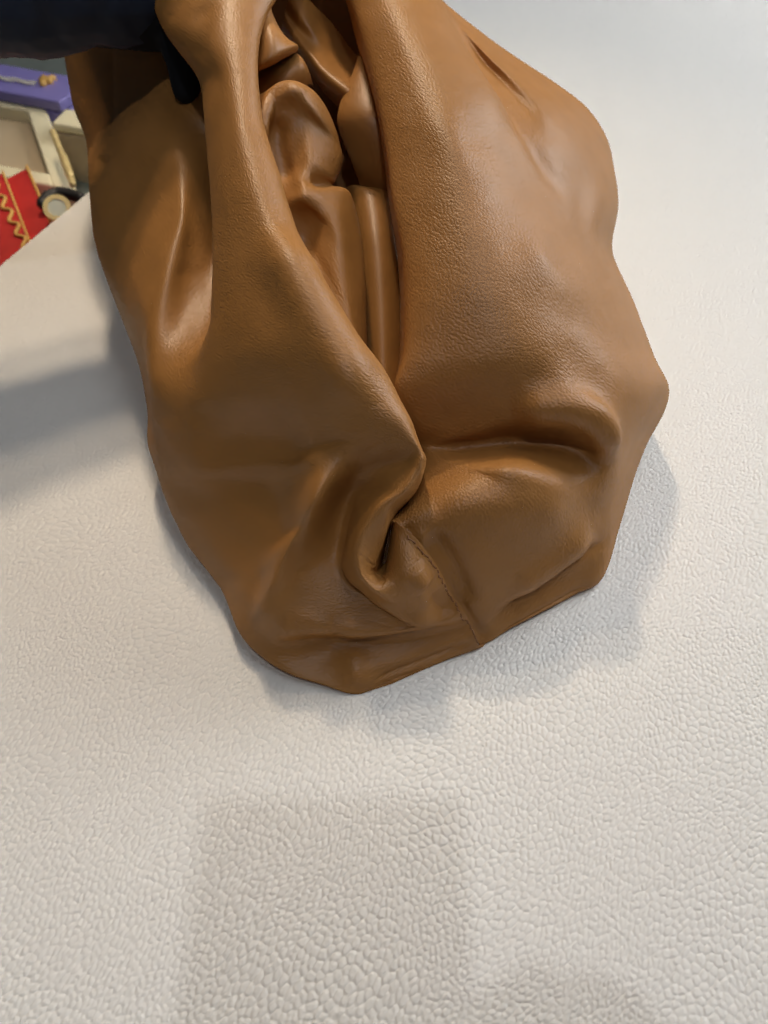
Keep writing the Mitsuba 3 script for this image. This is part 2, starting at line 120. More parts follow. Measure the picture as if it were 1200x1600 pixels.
FOLDS['L'] = [
    ('g', 9, -3, [[-115.9,478.2,131.4],[-115.5,471.9,129.6],[-114.9,463.5,127.4],[-114.2,454.7,125.3],[-113.6,446,123.3],[-113.1,437.7,121.2],[-112.8,430,118.9],[-112.8,422.9,116.3],[-112.8,416.1,113.7],[-112.9,409.4,111],[-113,402.9,108.5],[-113.5,396.7,106.3],[-114,390.5,104.3],[-114.4,384.3,102.5],[-114.8,377.9,100.8],[-115.2,371.4,99.1],[-115.8,364.5,97.2],[-116.4,357.5,95.4],[-117,350.6,93.6],[-117.7,344.1,91.8],[-118.2,339.2,90.3]]),
    ('v', 3, -2.0, [[-192,602.4,162.8],[-191.8,598.3,159.8],[-191.5,592.9,156],[-191.2,587.3,152.2],[-190.9,581.6,148.3],[-190.5,575.8,144.6],[-190.1,569.7,140.9],[-189.6,563.4,137.3],[-189,556.6,133.8],[-188.4,549.3,130.5],[-187.6,541.8,127.3],[-186.9,534.7,124.1],[-186.4,529.3,121.7]]),
    ('g', 7, -3, [[-190.8,524.4,116],[-193.4,521,112.7],[-196.4,516.4,108.7],[-198.8,511.8,104.8],[-200.4,508.4,102]]),
    ('g', 16, -6, [[-33.9,265.1,97.1],[-37.9,266.5,95.5],[-43.2,268.4,93.4],[-48.6,270.3,91.3],[-54,272.2,89.3],[-59,274,87.5],[-63.9,275.8,85.9],[-68.8,277.4,84.5],[-73.7,279,83.1],[-78.7,280.6,81.7],[-83.8,282.3,80.1],[-89,284.2,78.2],[-94.4,286.3,76],[-99.7,288.6,73.8],[-103.9,290.4,72]]),
    ('v', 3, -1.0, [[-12.2,253.4,96.3],[-8.8,253.8,99.5],[-4.7,254.2,103.3],[-0.8,254.3,106.7],[3,254.7,109.6],[6.9,255.6,112.1],[9.8,256.6,113.7]]),
    ('v', 2.5, -2.5, [[-13.4,250.9,71.7],[-15.2,249.2,69],[-17.3,246.9,65.3],[-19,244,61.3],[-20.5,240.7,57.4],[-21.9,237.2,53.7],[-23.1,233.4,50.5],[-23.4,229.1,48.2],[-21.8,224.7,46.6],[-19,220.5,45.1],[-15.2,216.9,43.2],[-11.1,213.7,40.9],[-7,210.9,38.5],[-3,208.8,36.5],[1.1,207.2,34.6],[5.2,205.9,32.6],[9.7,205,30.7],[14.3,204.5,28.7],[18.8,204.1,26.5],[22.3,203.9,24.6]]),
    ('s', 8, 2.0, [[-22.3,236.2,52.8],[-23.2,233.3,50.5],[-23.4,229.1,48.2],[-21.8,224.7,46.6],[-19,220.5,45.1],[-15.2,216.9,43.2],[-11.1,213.7,40.9],[-7,210.9,38.5],[-3,208.8,36.5],[1.1,207.2,34.6],[5.2,205.9,32.6],[9.7,205,30.7],[14.3,204.5,28.7],[18.8,204.1,26.5],[22.3,203.9,24.6]]),
    ('g', 8, 3, [[-55.7,202.7,29.9],[-51.2,201.5,28.1],[-45.6,201.3,27.2],[-39.9,201.7,27.2],[-34.2,201.7,27.4],[-28.5,201.4,27.4],[-24,200.8,27.3]]),
    ('v', 5, -4, [[42.6,211.3,17.9],[38.3,209.7,18.3],[32.7,207.9,18.8],[27.2,206,19.2],[21.8,204.5,19.4],[16.8,203.5,19.4],[12.1,202.8,19.2],[7.3,202.2,18.7],[2.6,201.8,18],[-2,201.4,17.3],[-6.7,201.2,16.5],[-11.4,200.8,15.8],[-16.1,200.5,15.5],[-20.8,200.3,15.8],[-25.5,200.2,16.5],[-30.2,200,17.4],[-35.2,199.8,18.2],[-40.9,199.7,19],[-46.7,199.8,19.7],[-51.7,200.3,20.5],[-55.4,200.8,21]]),
    ('g', 7, 2.5, [[30.7,208.2,30.1],[26.7,207,30],[21.4,205.7,29.6],[16.1,204.7,28.8],[10.7,203.9,28.1],[5.4,203.2,27.4],[0,202.4,27],[-5.3,201.7,26.8],[-10.7,201.1,26.5],[-16,200.8,26.3],[-21.4,200.8,26.3],[-26.6,201,26.3],[-30.6,201.3,26.2]]),
    ('b', 9, -2.5, [[-40.8,196.7,13.9],[-29.4,196.3,12.6]]),
    ('b', 6, 2, [[-15.7,194.4,11.4],[-13.7,187.5,7.4]]),
    ('v', 3, -3.5, [[-7,184.6,3.7],[-3.8,185.8,4.2],[0.3,187.4,4.7],[4.6,189.2,5],[8.9,191.1,5.2],[13.4,193,5.4],[18.2,195,5.5],[23.2,197,5.7],[28.3,199,6],[33.3,200.9,6.5],[38.4,202.8,7.2],[43.4,204.6,7.8],[47.2,206,8.4]]),
    ('g', 7, -4, [[19.4,214,52.5],[21.4,212.7,48.9],[24.2,211.2,43.7],[27.6,210.1,37.9],[32.1,209.1,32.2],[35.9,208.4,27.8]]),
    ('g', 6, 3, [[13,218,60],[15,216.1,57.4],[17.6,213.9,53.6],[20.7,212.1,48.8],[24.3,210.4,43.3],[27.5,209.3,38.5]]),
    ('g', 12, 6, [[-55.8,350.3,164.4],[-54.2,346.9,163],[-52.2,342.3,161.2],[-50.2,337.5,159.5],[-48.1,332.7,157.9],[-46.1,328,156.2],[-44,323.4,154.6],[-41.7,318.9,152.8],[-39.2,314.6,151],[-36.9,310.4,149.2],[-34.5,306.4,147.3],[-32.1,302.4,145.4],[-29.8,298.5,143.5],[-27.5,294.8,141.7],[-25.2,291.1,139.9],[-22.9,287.5,138.1],[-20.6,283.9,136.4],[-18.4,280.2,134.6],[-16,276.7,132.8],[-13.5,273.3,130.8],[-10.8,270.1,128.6],[-8.2,267.1,126.2],[-5.6,264.3,123.8],[-3.6,262.2,121.9]]),
    ('g', 8, -1.5, [[-102.2,496.8,214.9],[-101.8,492.1,212.8],[-101.3,486.2,210],[-101.1,480.8,206.9],[-101.6,476.5,203.2],[-102.7,473.6,199],[-103.9,471.9,194.5],[-105.1,471.3,190.6]]),
    ('G', 2.5, 1.8, [[42.8,211.5,24.2],[40.4,212.9,27.8],[37.3,214.9,32.3],[34.2,217,36.9],[31,219.1,41.9],[27.7,221.5,47.2],[24.5,223.8,52.2],[21.6,225.7,56.4],[18.9,227.6,59.9],[16,229.9,63],[12.9,232.8,66],[10.3,235.2,68.2]]),
    ('G', 3, 1.0, [[49.9,207.5,9.1],[47.8,209.7,12.5],[45.7,212,15.9]]),
]
FOLDS['R'] = [
    ('v', 6, -2.8, [[20.4,290.2,61.2],[24.8,288.3,65],[30.6,287.3,68.2],[36.5,287.5,69.9],[42.3,288.2,70.6],[48,288.9,70.8],[53.7,289.4,71],[59.4,289.9,71.2],[65,290.4,71.3],[70.6,290.8,71.4],[76,291,71.3],[81.3,290.9,71.3],[86.5,290.7,71.3],[91.7,290.2,71.3],[96.7,289,71.2],[101.4,287.4,71.1],[104.9,285.9,71.2]]),
    ('g', 9, 7, [[62.8,289.2,96],[66.3,288.9,96.6],[70.9,288.5,97.4],[75.5,288,98.2],[80.2,287.6,99],[84.9,287.4,99.6],[89.8,287.2,99.6],[95,286.6,98.8],[100.5,286,97.3],[105.5,285.2,95],[109.4,283.6,91.3],[112.8,282.1,86.6],[115.5,280.7,81.5],[116.3,279.2,76.2],[116.1,277.1,71.3],[115.8,275.3,67.9]]),
    ('g', 9, -3.5, [[38.8,580.8,191.6],[41.7,577.1,187.6],[44.7,571.3,184.1],[47.4,563.8,181.9],[49.9,555.1,180.3],[52.3,546.2,178.7],[54.7,537.5,177.2],[57.2,529,175.6],[60.2,519.9,174.1],[63.3,510,173],[66.2,499.5,172.2],[69,489.7,171.3],[71.8,480.8,170.1],[74.3,472.9,168.5],[76.8,465.9,166.8],[79.4,459.6,164.8],[81.9,453.8,162.6],[84.6,448.5,160],[87.4,443.5,157],[90.2,438.9,153.7],[93.2,434.8,150.1],[96,430.8,146.4],[98.3,426.3,143],[100.3,421.6,139.9],[101.8,417.7,137.6]]),
    ('b', 12, -1.5, [[92.8,305.7,115.2],[107.3,302,103.9]]),
    ('g', 9, 3, [[64.5,222.4,26.5],[68.3,224.3,27.5],[73.3,226.9,28.8],[78.4,229.5,30.1],[83.3,232.2,31.4],[87.8,234.9,32.9],[92.2,237.7,34.5],[96.5,240.6,35.9],[101,244,37],[105.5,248,37.7],[110.1,252.5,38.1],[113.8,256.3,38]]),
    ('v', 5, -6, [[54.1,214.6,13.1],[57.8,216.3,13.7],[62.7,218.6,14.4],[67.5,220.9,15],[72.1,223.4,15.5],[76.7,225.9,15.8],[81.2,228.6,15.9],[85.8,231.4,16.3],[90.4,234.4,17.3],[94.8,237.4,18.9],[99.2,240,21],[103.6,242.9,23.1],[108.4,246.4,24.9],[113.6,250.9,25.7],[119.1,256.3,25.4],[124.3,261.7,24.5],[128.3,266.2,23.4]]),
    ('v', 3, -3.5, [[56.6,210.4,2],[60.4,212.1,2.7],[65.4,214.4,3.5],[70.6,217,4],[75.6,219.6,4.5],[80.4,222.4,4.8],[85.1,225.2,5.2],[89.8,228.2,5.4],[94.6,231.1,5.6],[99.6,234.1,5.7],[104.6,237.1,5.9],[109.7,240,6.3],[114.6,242.6,6.9],[118.4,244.7,7.4]]),
    ('g', 6, -4, [[19.7,235.5,65.6],[22.1,234,63.3],[25.3,232,60.2],[28.5,230.1,56.8],[31.6,228.1,52.9],[34.3,225.9,48.4],[36.9,223.6,43.5],[39.4,221.4,38.4],[41.7,219.4,33.5],[43.9,217.4,28.9],[45.6,215.8,25.3]]),
    ('g', 5, 3.5, [[14.9,236.9,66.9],[17,234.7,64],[19.7,231.9,60],[22.6,229.4,55.5],[25.5,227,50.8],[28.2,224.8,46.1],[31,222.6,41.2],[33.8,220.5,36.2],[36.9,218,31],[39.9,215.6,26.6]]),
    ('b', 16, 3.5, [[37.6,245.3,75],[59.7,245.8,74.4],[83.5,247.6,64.9]]),
    ('V', 3, -3, [[52.9,210,6.7],[50.3,211.6,11.3],[46.9,213.5,17.1],[43.5,215.3,22.7],[40.1,217,27.9],[36.8,218.9,32.8],[33.6,221,37.7],[30.3,223.4,42.8],[27.1,225.9,47.8],[24.1,227.8,52.1],[21.3,229.6,56],[18.2,231.6,59.7],[14.5,234,63.3],[11.5,236.1,66]]),
]
FOLDS['I1'] = [
    ('g', 5, -4.5, [[-60.5,453.7,170.6],[-60.7,450.7,167.5],[-61,446.7,163.4],[-61,442.7,159.5],[-60.4,438.7,155.9],[-59.4,434.4,152.5],[-58,429.1,149.1],[-56.5,423.6,146]]),
    ('g', 4.5, 3, [[-68.6,436.8,163.3],[-68.3,439.5,165.9],[-67.9,443.4,169.1],[-66.9,447.9,172.2],[-64.3,452.6,175.4],[-59.8,456.8,178.4],[-53.2,459.1,180.1],[-47.1,459,179.8],[-43,458.5,178.7]]),
    ('v', 3, -2, [[-42.7,421.1,149.1],[-38.5,422.5,146.5],[-31.4,425.2,144.6],[-25.3,427.6,144]]),
    ('g', 7, -3, [[-36.2,401.6,141.5],[-38.5,400.4,138.6],[-41.3,398.3,134.7],[-44.1,394.9,130.3],[-46.6,390,125.8],[-48.6,385,122.1]]),
]
SEAM = [[8.1,235.4,69.8],[17.2,228.4,62],[25.4,223.7,50.4],[32.2,219.1,38.7],[38.2,213.7,31.7],[44.9,212.5,17.9],[48,208.7,13.4],[51.1,206.9,7.3]]


def fold(v, n, kind, r, h, path):
    """Displaces the sheet v along its normals n by a fold along the path."""
    path = np.asarray(path, float)
    if kind == 'b':  # round bumps at the points
        return v + n * (h * sum(np.exp(-((v - c) ** 2).sum(-1) / r ** 2) for c in path))[..., None]
    d2 = np.full(v.shape[:-1], 1e9)
    side = np.zeros(v.shape[:-1])
    tt = np.zeros(v.shape[:-1])
    m = len(path) - 1
    lo, hi = path.min(0) - 4 * r, path.max(0) + 4 * r
    near = np.all((v > lo) & (v < hi), -1)
    p, nn = v[near], n[near]
    bd, bs, bt = np.full(len(p), 1e9), np.zeros(len(p)), np.zeros(len(p))
    for i in range(m):
        a, b = path[i], path[i + 1]
        ab = b - a
        t = np.clip(((p - a) @ ab) / (ab @ ab + 1e-9), 0, 1)
        q = p - a - t[:, None] * ab
        d = (q * q).sum(1)
        c = np.einsum('ij,ij->i', np.cross(ab[None], q), nn) / (np.linalg.norm(ab) + 1e-9)
        w = d < bd
        bd, bs, bt = np.where(w, d, bd), np.where(w, c, bs), np.where(w, (i + t) / m, bt)
    d = np.sqrt(bd)
    taper = np.clip(np.minimum(bt, 1 - bt) / 0.25, 0, 1)
    taper = 0.0 + taper * taper * (3 - 2 * taper) if kind.islower() else 1.0
    k = kind.lower()
    if k == 'g':
        f = np.exp(-(d / r) ** 2)
    elif k == 'v':
        f = np.exp(-d / r)
    else:  # s: a step, the left of the path raised
        f = np.where(bs > 0, 1, -1) * (1 - np.exp(-(d / (0.2 * r)) ** 2)) * np.exp(-d / r) 
    out = np.zeros(v.shape[:-1])
    out[near] = h * f * taper
    return v + n * out[..., None]


def pebbled(points, seeds, flat=0.28):
    """Height 0 to 1 of embossed leather: rounded cells round the seeds, grooves between them."""
    d = cKDTree(seeds).query(points, k=2, workers=-1)[0]
    e = (d[:, 1] - d[:, 0]) / (d[:, 1] + d[:, 0] + 1e-9)
    e = np.clip(e / flat, 0, 1)
    return e * (2 - e)


def sheet(key, nu, nv, blur=1.6, lumps=0.5, cell=0, emboss=0.1, flat=0.45):
    w = np.array(GRID[key], float)
    v, uv = spline(w, nu, nv)
    v = gaussian_filter(v, (blur, blur, 0), mode='nearest')
    n = gridnormals(v) * FACING[key]
    for f in FOLDS.get(key, []):
        v = fold(v, n, *f)
    if FOLDS.get(key):
        v = gaussian_filter(v, (0.8, 0.8, 0), mode='nearest')
    v = v + n * (lumps * (meshkit.fbm(v / 22.0, 3) - 0.5) * 2)[..., None]
    if cell:  # the grain of the hide
        surface = v.reshape(-1, 3)
        rng = np.random.default_rng(len(surface))
        pick = rng.permutation(len(surface))
        seeds = surface[pick][np.unique(np.floor(surface[pick] / cell + rng.random(3)).astype(int), axis=0, return_index=True)[1]]
        soft = 0.5 + 0.7 * meshkit.fbm(v / 30.0, 2, 7)
        v = v + gridnormals(v) * FACING[key] * (emboss * soft * (pebbled(surface, seeds, flat).reshape(nu, nv) - 0.5))[..., None]
    v[..., 2] = np.maximum(v[..., 2], 0.6)
    i = np.arange(nu * nv).reshape(nu, nv)
    q = np.stack([i[:-1, :-1], i[1:, :-1], i[1:, 1:], i[:-1, 1:]], -1).reshape(-1, 4)
    if FACING[key] < 0:
        q = q[:, ::-1]
    return trimesh.Trimesh(v.reshape(-1, 3) / 1000, np.vstack([q[:, [0, 1, 2]], q[:, [0, 2, 3]]]), process=False), uv.reshape(-1, 2)


def add(key, mesh, bsdf, uv=None, smooth=True):
    scene[key] = mikit.ply(mesh, bsdf, smooth=smooth, uv=uv)


# table
edge = np.array([[-0.322, 0.571], [-0.278, 0.695]])
top = trimesh.creation.box((2.4, 2.4, 0.03))
e = edge[1] - edge[0]
e = e / np.linalg.norm(e)
ang = math.atan2(e[1], e[0]) - math.pi / 2
c, s = math.cos(ang), math.sin(ang)
mid = edge.mean(0) + np.array([c, s]) * 1.2
top.apply_transform(np.array([[c, -s, 0, mid[0]], [s, c, 0, mid[1]], [0, 0, 1, -0.015], [0, 0, 0, 1]]))
top.apply_translation([0, 0, -0.0012])
add('table__top', top, 'table_leather', smooth=False)


def flow(p):
    """The hide's lie: cells stretched along slowly turning lines."""
    q = np.column_stack([p, np.full(len(p), 3.0)])
    w = np.column_stack([meshkit.fbm(q * [14, 14, 1], 2, 3), meshkit.fbm(q * [14, 14, 1], 2, 5)]) - 0.5
    p = p + w * 0.035
    return np.column_stack([(p[:, 0] * 0.83 - p[:, 1] * 0.56) * 1.2, (p[:, 0] * 0.56 + p[:, 1] * 0.83) * 0.82])


under = Polygon(np.array([(0, 0.205), (0.115, 0.262), (0.15, 0.33), (0.12, 0.42), (0.08, 0.56), (-0.04, 0.6), (-0.15, 0.56), (-0.14, 0.42), (-0.09, 0.28)]))  # nothing but the bag's base lies here
rng = np.random.default_rng(5)
gx, gy = np.meshgrid(np.arange(-1.3, 1.9, 0.003), np.arange(-1.3, 1.9, 0.003))
seeds = np.column_stack([gx.ravel(), gy.ravel()])
seeds[:, 0] += np.tile(np.arange(gx.shape[0])[:, None] % 2 * 0.0015, (1, gx.shape[1])).ravel()
seeds += rng.uniform(-0.42, 0.42, seeds.shape) * 0.003
parts = []
for ya, yb, xa, xb, step in ((0.0, 0.22, -0.225, 0.225, 0.00055), (0.22, 0.42, -0.29, 0.29, 0.0007), (0.42, 0.72, -0.36, 0.42, 0.001), (0.72, 1.35, -0.34, 0.64, 0.0018),
                            (0.0, 0.42, -0.6, -0.29, 0.003), (0.0, 0.42, 0.29, 0.75, 0.003), (0.42, 0.72, 0.42, 0.8, 0.003), (-0.25, 0.0, -0.6, 0.75, 0.003), (0.0, 0.22, -0.29, -0.225, 0.0015), (0.0, 0.22, 0.225, 0.29, 0.0015)):
    xs, ys = np.arange(xa, xb + step, step), np.linspace(ya, yb, round((yb - ya) / step) + 1)
    px, py = np.meshgrid(xs, ys)
    p = np.column_stack([px.ravel(), py.ravel()])
    h = pebbled(flow(p), seeds)
    f = p + 0.0004 * rng.standard_normal(p.shape)
    hgt = 0.0006 * (h - 1) + 0.00010 * (meshkit.fbm(np.column_stack([p, p[:, 0] * 0]) * 700, 2, 2) - 0.5)
    i = np.arange(len(p)).reshape(px.shape)
    q = np.stack([i[:-1, :-1], i[:-1, 1:], i[1:, 1:], i[1:, :-1]], -1).reshape(-1, 4)
    on = ((p[q].mean(1) - edge[0]) @ [c, s] > 0.0004) & ~shapely.contains_xy(under, *p[q].mean(1).T)
    parts.append(trimesh.Trimesh(np.column_stack([p, hgt]), np.vstack([q[on][:, [0, 1, 2]], q[on][:, [0, 2, 3]]]), process=False))
cover = trimesh.util.concatenate(parts)
cover.remove_unreferenced_vertices()
add('table__cover', cover, 'table_leather')
labels['table'] = {'label': 'white embossed leather table top under the brown bag', 'category': 'table'}

for key, name, nu, nv in (('L', 'panel', 900, 520), ('R', 'panel_001', 820, 520), ('I1', 'inner_fold', 240, 140), ('I2', 'pocket', 120, 60),                           ('I4', 'lining', 60, 40), ('I5', 'inner_fold_001', 120, 120), ('I6', 'inner_fold_002', 120, 80), ('I7', 'inner_fold_003', 100, 80), ('I8', 'inner_fold_004', 60, 60)):
    m, uv = sheet(key, nu, nv, blur={'L': 3.5, 'R': 6, 'I1': 2.6, 'I5': 4, 'I6': 4}.get(key, 1.6), lumps=0.5 if len(key) == 1 else 0.2, cell={'L': 1.5, 'R': 2.0, 'I1': 1.8}.get(key, 0), emboss=0.26, flat=0.45)
    if key == 'L':
        left = m
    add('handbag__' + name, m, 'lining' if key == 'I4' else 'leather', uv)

def limb(points, step=0.006, iters=12, wrinkle=0):
    """One smooth body through chains of (x, y, z, radius) in mm."""
    import manifold3d as m3
    parts = []
    for chain in points:
        for p, q in zip(chain[:-1], chain[1:]):
            balls = [m3.Manifold.sphere(r[3] / 1000, 24).translate([c / 1000 for c in r[:3]]) for r in (p, q)]
            parts.append(m3.Manifold.batch_hull(balls))
    body = m3.Manifold.batch_boolean(parts, m3.OpType.Add).refine_to_length(step)
    m = body.to_mesh()
    t = trimesh.Trimesh(m.vert_properties[:, :3], m.tri_verts, process=True)
    trimesh.smoothing.filter_taubin(t, iterations=iters)
    if wrinkle:
        p = t.vertices * 1000
        w = meshkit.fbm(p / np.array([16.0, 55.0, 45.0]), 3) - 0.5
        t.vertices = t.vertices + t.vertex_normals * (w * 2 * wrinkle / 1000)[:, None]
    return t


scene['thread'] = two({'type': 'principled', 'base_color': rgb(0.2, 0.085, 0.025), 'roughness': 0.6})
scene['knit'] = two({'type': 'bumpmap', 'scale': 0.0004, 'arbitrary': mikit.proc(lambda p, n, uv: 0.5 + 0.5 * dr.sin(p.x * 3800 + p.y * 1500), eps=0.0002), 'bsdf': {'type': 'principled', 'base_color': rgb(0.009, 0.018, 0.042), 'roughness': 0.6, 'specular': 0.4, 'sheen': 1.0}})
scene['glove_cloth'] = two({'type': 'principled', 'base_color': rgb(0.004, 0.005, 0.009), 'roughness': 0.75, 'specular': 0.25, 'sheen': 0.2})
add('person__sleeve', limb([[[-630.0, 484.2, 296.3, 60], [-344.2, 486.6, 239.6, 50], [-268.8, 510.3, 226.8, 46], [-204.8, 537.0, 216.7, 42], [-164.5, 553.5, 210.9, 37], [-152.1, 557.3, 208.9, 33]]], step=0.003, wrinkle=5), 'knit')
add('person__glove', limb([[[-176.2, 549.6, 207.7, 34], [-146.6, 557.5, 198.6, 30], [-186.2, 649.5, 193.6, 36], [-207.2, 676.2, 189.9, 32]], [[-149.4, 554.4, 201.2, 22], [-133.9, 544.4, 185.0, 12], [-128.6, 535.5, 169.7, 10.5], [-127.6, 529.5, 155.5, 9.5]], [[-154.2, 584.7, 197.9, 20], [-133.3, 579.5, 183.1, 12], [-125.9, 564.4, 165.2, 10], [-123.8, 557.3, 154.1, 9]], [[-164.7, 609.8, 192.8, 18], [-141.3, 614.7, 184.0, 11], [-128.6, 596.7, 166.2, 9.5], [-125.5, 587.0, 155.5, 8.5]], [[-169.4, 632.5, 192.3, 16], [-146.1, 646.1, 186.8, 9.5], [-132.9, 630.9, 171.4, 8.5], [-129.2, 618.6, 161.1, 7.5]], [[-145.3, 548.2, 213.0, 19], [-110.0, 538.4, 237.4, 12], [-82.5, 546.4, 231.0, 10.5], [-71.2, 569.1, 217.5, 9.5]]], step=0.004), 'glove_cloth')
labels['person'] = {'label': 'arm in a dark navy sleeve and black glove holding up the brown bag', 'category': 'person'}

# stitches: beads of thread sunk along the raised edge of the seam
pts = np.asarray(SEAM)
tt = np.concatenate([[0], np.cumsum(np.linalg.norm(np.diff(pts, axis=0), axis=1))])
near = cKDTree(left.vertices * 1000)
for k, d in enumerate(np.arange(7, tt[-1] - 1, 3.2)):
    two_ends = []
    for x in (d, d + 1.1, d + 2.2):
        a = np.array([np.interp(x, tt, pts[:, i]) for i in range(3)]) + [-1.3, -0.5, 0]
        j = near.query(a)[1]
        two_ends.append(left.vertices[j] * 1000 + left.vertex_normals[j] * (0.25 if len(two_ends) == 1 else -0.1))
    m = limb([[(*two_ends[0], 0.4), (*two_ends[1], 0.5), (*two_ends[2], 0.4)]], step=0.01, iters=0)
    add('handbag__stitch' + (f'_{k:03d}' if k else ''), m, 'thread', smooth=True)

cap = np.array([GRID['L'][0], np.array([GRID['L'][0], GRID['R'][-1]]).mean(0) + [0, 20, 25], GRID['R'][-1]], float)
v, uv = spline(cap, 24, 60)
i = np.arange(24 * 60).reshape(24, 60)
q = np.stack([i[:-1, :-1], i[1:, :-1], i[1:, 1:], i[:-1, 1:]], -1).reshape(-1, 4)
add('handbag__panel_002', (v.reshape(-1, 3) / 1000, q), 'leather', uv.reshape(-1, 2))
labels['handbag'] = {'label': 'slouchy tan brown leather clutch bag standing on the white table', 'category': 'handbag'}

case_at = ([-0.4156, 1.0328, -0.055], [-0.931, 0.364, 0.0], [0.364, 0.931, -0.0])
mark_at = [-0.4503, 1.0974, -0.055]
ribbon_at = ([-0.5236, 1.108, -0.055], [-0.4611, 1.0849, -0.055])
tray_at = ([-0.4487, 1.0622, -0.07], [0.1006, -0.2261, 0.0], [-0.1096, 0.0376, 0.0])
block_at = ([-0.4035, 0.9598, -0.05], [0.0714, -0.0245, 0.0], [0.0059, 0.0417, 0.0])
spot_at = [-0.3833, 0.9536, -0.078]
bracelet_at = [[-0.386, 0.9144, -0.04], [-0.3764, 0.8931, -0.04], [-0.3671, 0.8724, -0.04], [-0.3574, 0.8524, -0.04], [-0.3468, 0.8285, -0.04], [-0.3365, 0.8054, -0.04], [-0.3291, 0.7873, -0.04]]
watch_at = [-0.3303, 0.7347, -0.038]
strap_at = [[-0.3522, 0.7524, -0.042], [-0.3501, 0.7681, -0.042], [-0.3412, 0.7748, -0.042], [-0.3281, 0.7708, -0.042], [-0.3157, 0.7642, -0.042]]
red_at = ([-0.4023, 0.8538, -0.045], [-0.3323, 0.715, -0.045], [-0.4181, 0.827, -0.045], [-0.4411, 0.9193, -0.06])
scroll_at = [[-0.4184, 0.7997, -0.0435], [-0.4165, 0.7992, -0.0435], [-0.4147, 0.7985, -0.0435], [-0.4132, 0.7974, -0.0435], [-0.412, 0.7957, -0.0435], [-0.4111, 0.7936, -0.0435], [-0.4106, 0.7909, -0.0435], [-0.4103, 0.7879, -0.0435], [-0.4101, 0.7847, -0.0435], [-0.4099, 0.7816, -0.0435], [-0.4095, 0.7788, -0.0435], [-0.4089, 0.7763, -0.0435], [-0.4079, 0.7743, -0.0435], [-0.4067, 0.7729, -0.0435], [-0.4051, 0.772, -0.0435], [-0.4033, 0.7713, -0.0435], [-0.4014, 0.7709, -0.0435], [-0.3995, 0.7703, -0.0435], [-0.3979, 0.7695, -0.0435], [-0.3965, 0.7683, -0.0435], [-0.3954, 0.7666, -0.0435], [-0.3947, 0.7644, -0.0435], [-0.3943, 0.7618, -0.0435], [-0.394, 0.7588, -0.0435], [-0.3939, 0.7558, -0.0435], [-0.3937, 0.7528, -0.0435], [-0.3933, 0.7502, -0.0435], [-0.3927, 0.748, -0.0435], [-0.3917, 0.7463, -0.0435], [-0.3903, 0.7451, -0.0435], [-0.3887, 0.7442, -0.0435], [-0.3869, 0.7437, -0.0435], [-0.3851, 0.7433, -0.0435], [-0.3833, 0.7427, -0.0435], [-0.3818, 0.7418, -0.0435], [-0.3805, 0.7405, -0.0435], [-0.3796, 0.7388, -0.0435], [-0.379, 0.7365, -0.0435], [-0.3787, 0.7339, -0.0435], [-0.3786, 0.731, -0.0435], [-0.3785, 0.7281, -0.0435], [-0.3783, 0.7254, -0.0435], [-0.3778, 0.723, -0.0435], [-0.3771, 0.721, -0.0435], [-0.3761, 0.7195, -0.0435], [-0.3747, 0.7184, -0.0435], [-0.3731, 0.7177, -0.0435], [-0.3713, 0.7173, -0.0435], [-0.3695, 0.7168, -0.0435], [-0.3678, 0.7162, -0.0435], [-0.3664, 0.7153, -0.0435], [-0.3653, 0.7139, -0.0435], [-0.3645, 0.7121, -0.0435], [-0.364, 0.7098, -0.0435], [-0.3638, 0.7072, -0.0435], [-0.3638, 0.7044, -0.0435], [-0.3637, 0.7017, -0.0435], [-0.3635, 0.6991, -0.0435], [-0.363, 0.6969, -0.0435], [-0.3622, 0.6952, -0.0435], [-0.3611, 0.6938, -0.0435], [-0.3597, 0.693, -0.0435], [-0.3581, 0.6924, -0.0435], [-0.3563, 0.692, -0.0435], [-0.3546, 0.6915, -0.0435], [-0.353, 0.6908, -0.0435], [-0.3517, 0.6898, -0.0435], [-0.3507, 0.6884, -0.0435], [-0.3501, 0.6865, -0.0435], [-0.3497, 0.6842, -0.0435], [-0.3496, 0.6817, -0.0435], [-0.3496, 0.679, -0.0435], [-0.3495, 0.6764, -0.0435], [-0.3493, 0.674, -0.0435], [-0.3488, 0.672, -0.0435], [-0.3479, 0.6705, -0.0435], [-0.3468, 0.6693, -0.0435], [-0.3453, 0.6686, -0.0435], [-0.3437, 0.6681, -0.0435], [-0.3419, 0.6677, -0.0435], [-0.3403, 0.6672, -0.0435]]


def plain(name, color, rough=0.5, spec=0.5, metal=0.0):
    scene[name] = two({'type': 'principled', 'base_color': rgb(*color), 'roughness': rough, 'specular': spec, 'metallic': metal})


plain('purple_card', (0.23, 0.2, 0.5), 0.4)
plain('cream_card', (0.78, 0.70, 0.47), 0.6)
plain('beige_velvet', (0.52, 0.40, 0.25), 0.8)
plain('red_leatherette', (0.45, 0.022, 0.018), 0.45)
plain('gold_print', (0.62, 0.36, 0.10), 0.4)
plain('gold', (0.80, 0.62, 0.28), 0.3, 0.5, 0.35)
plain('pearl', (0.8, 0.76, 0.62), 0.3)
plain('black_leather', (0.012, 0.011, 0.012), 0.5)
plain('counter_laminate', (0.16, 0.18, 0.16), 0.5)


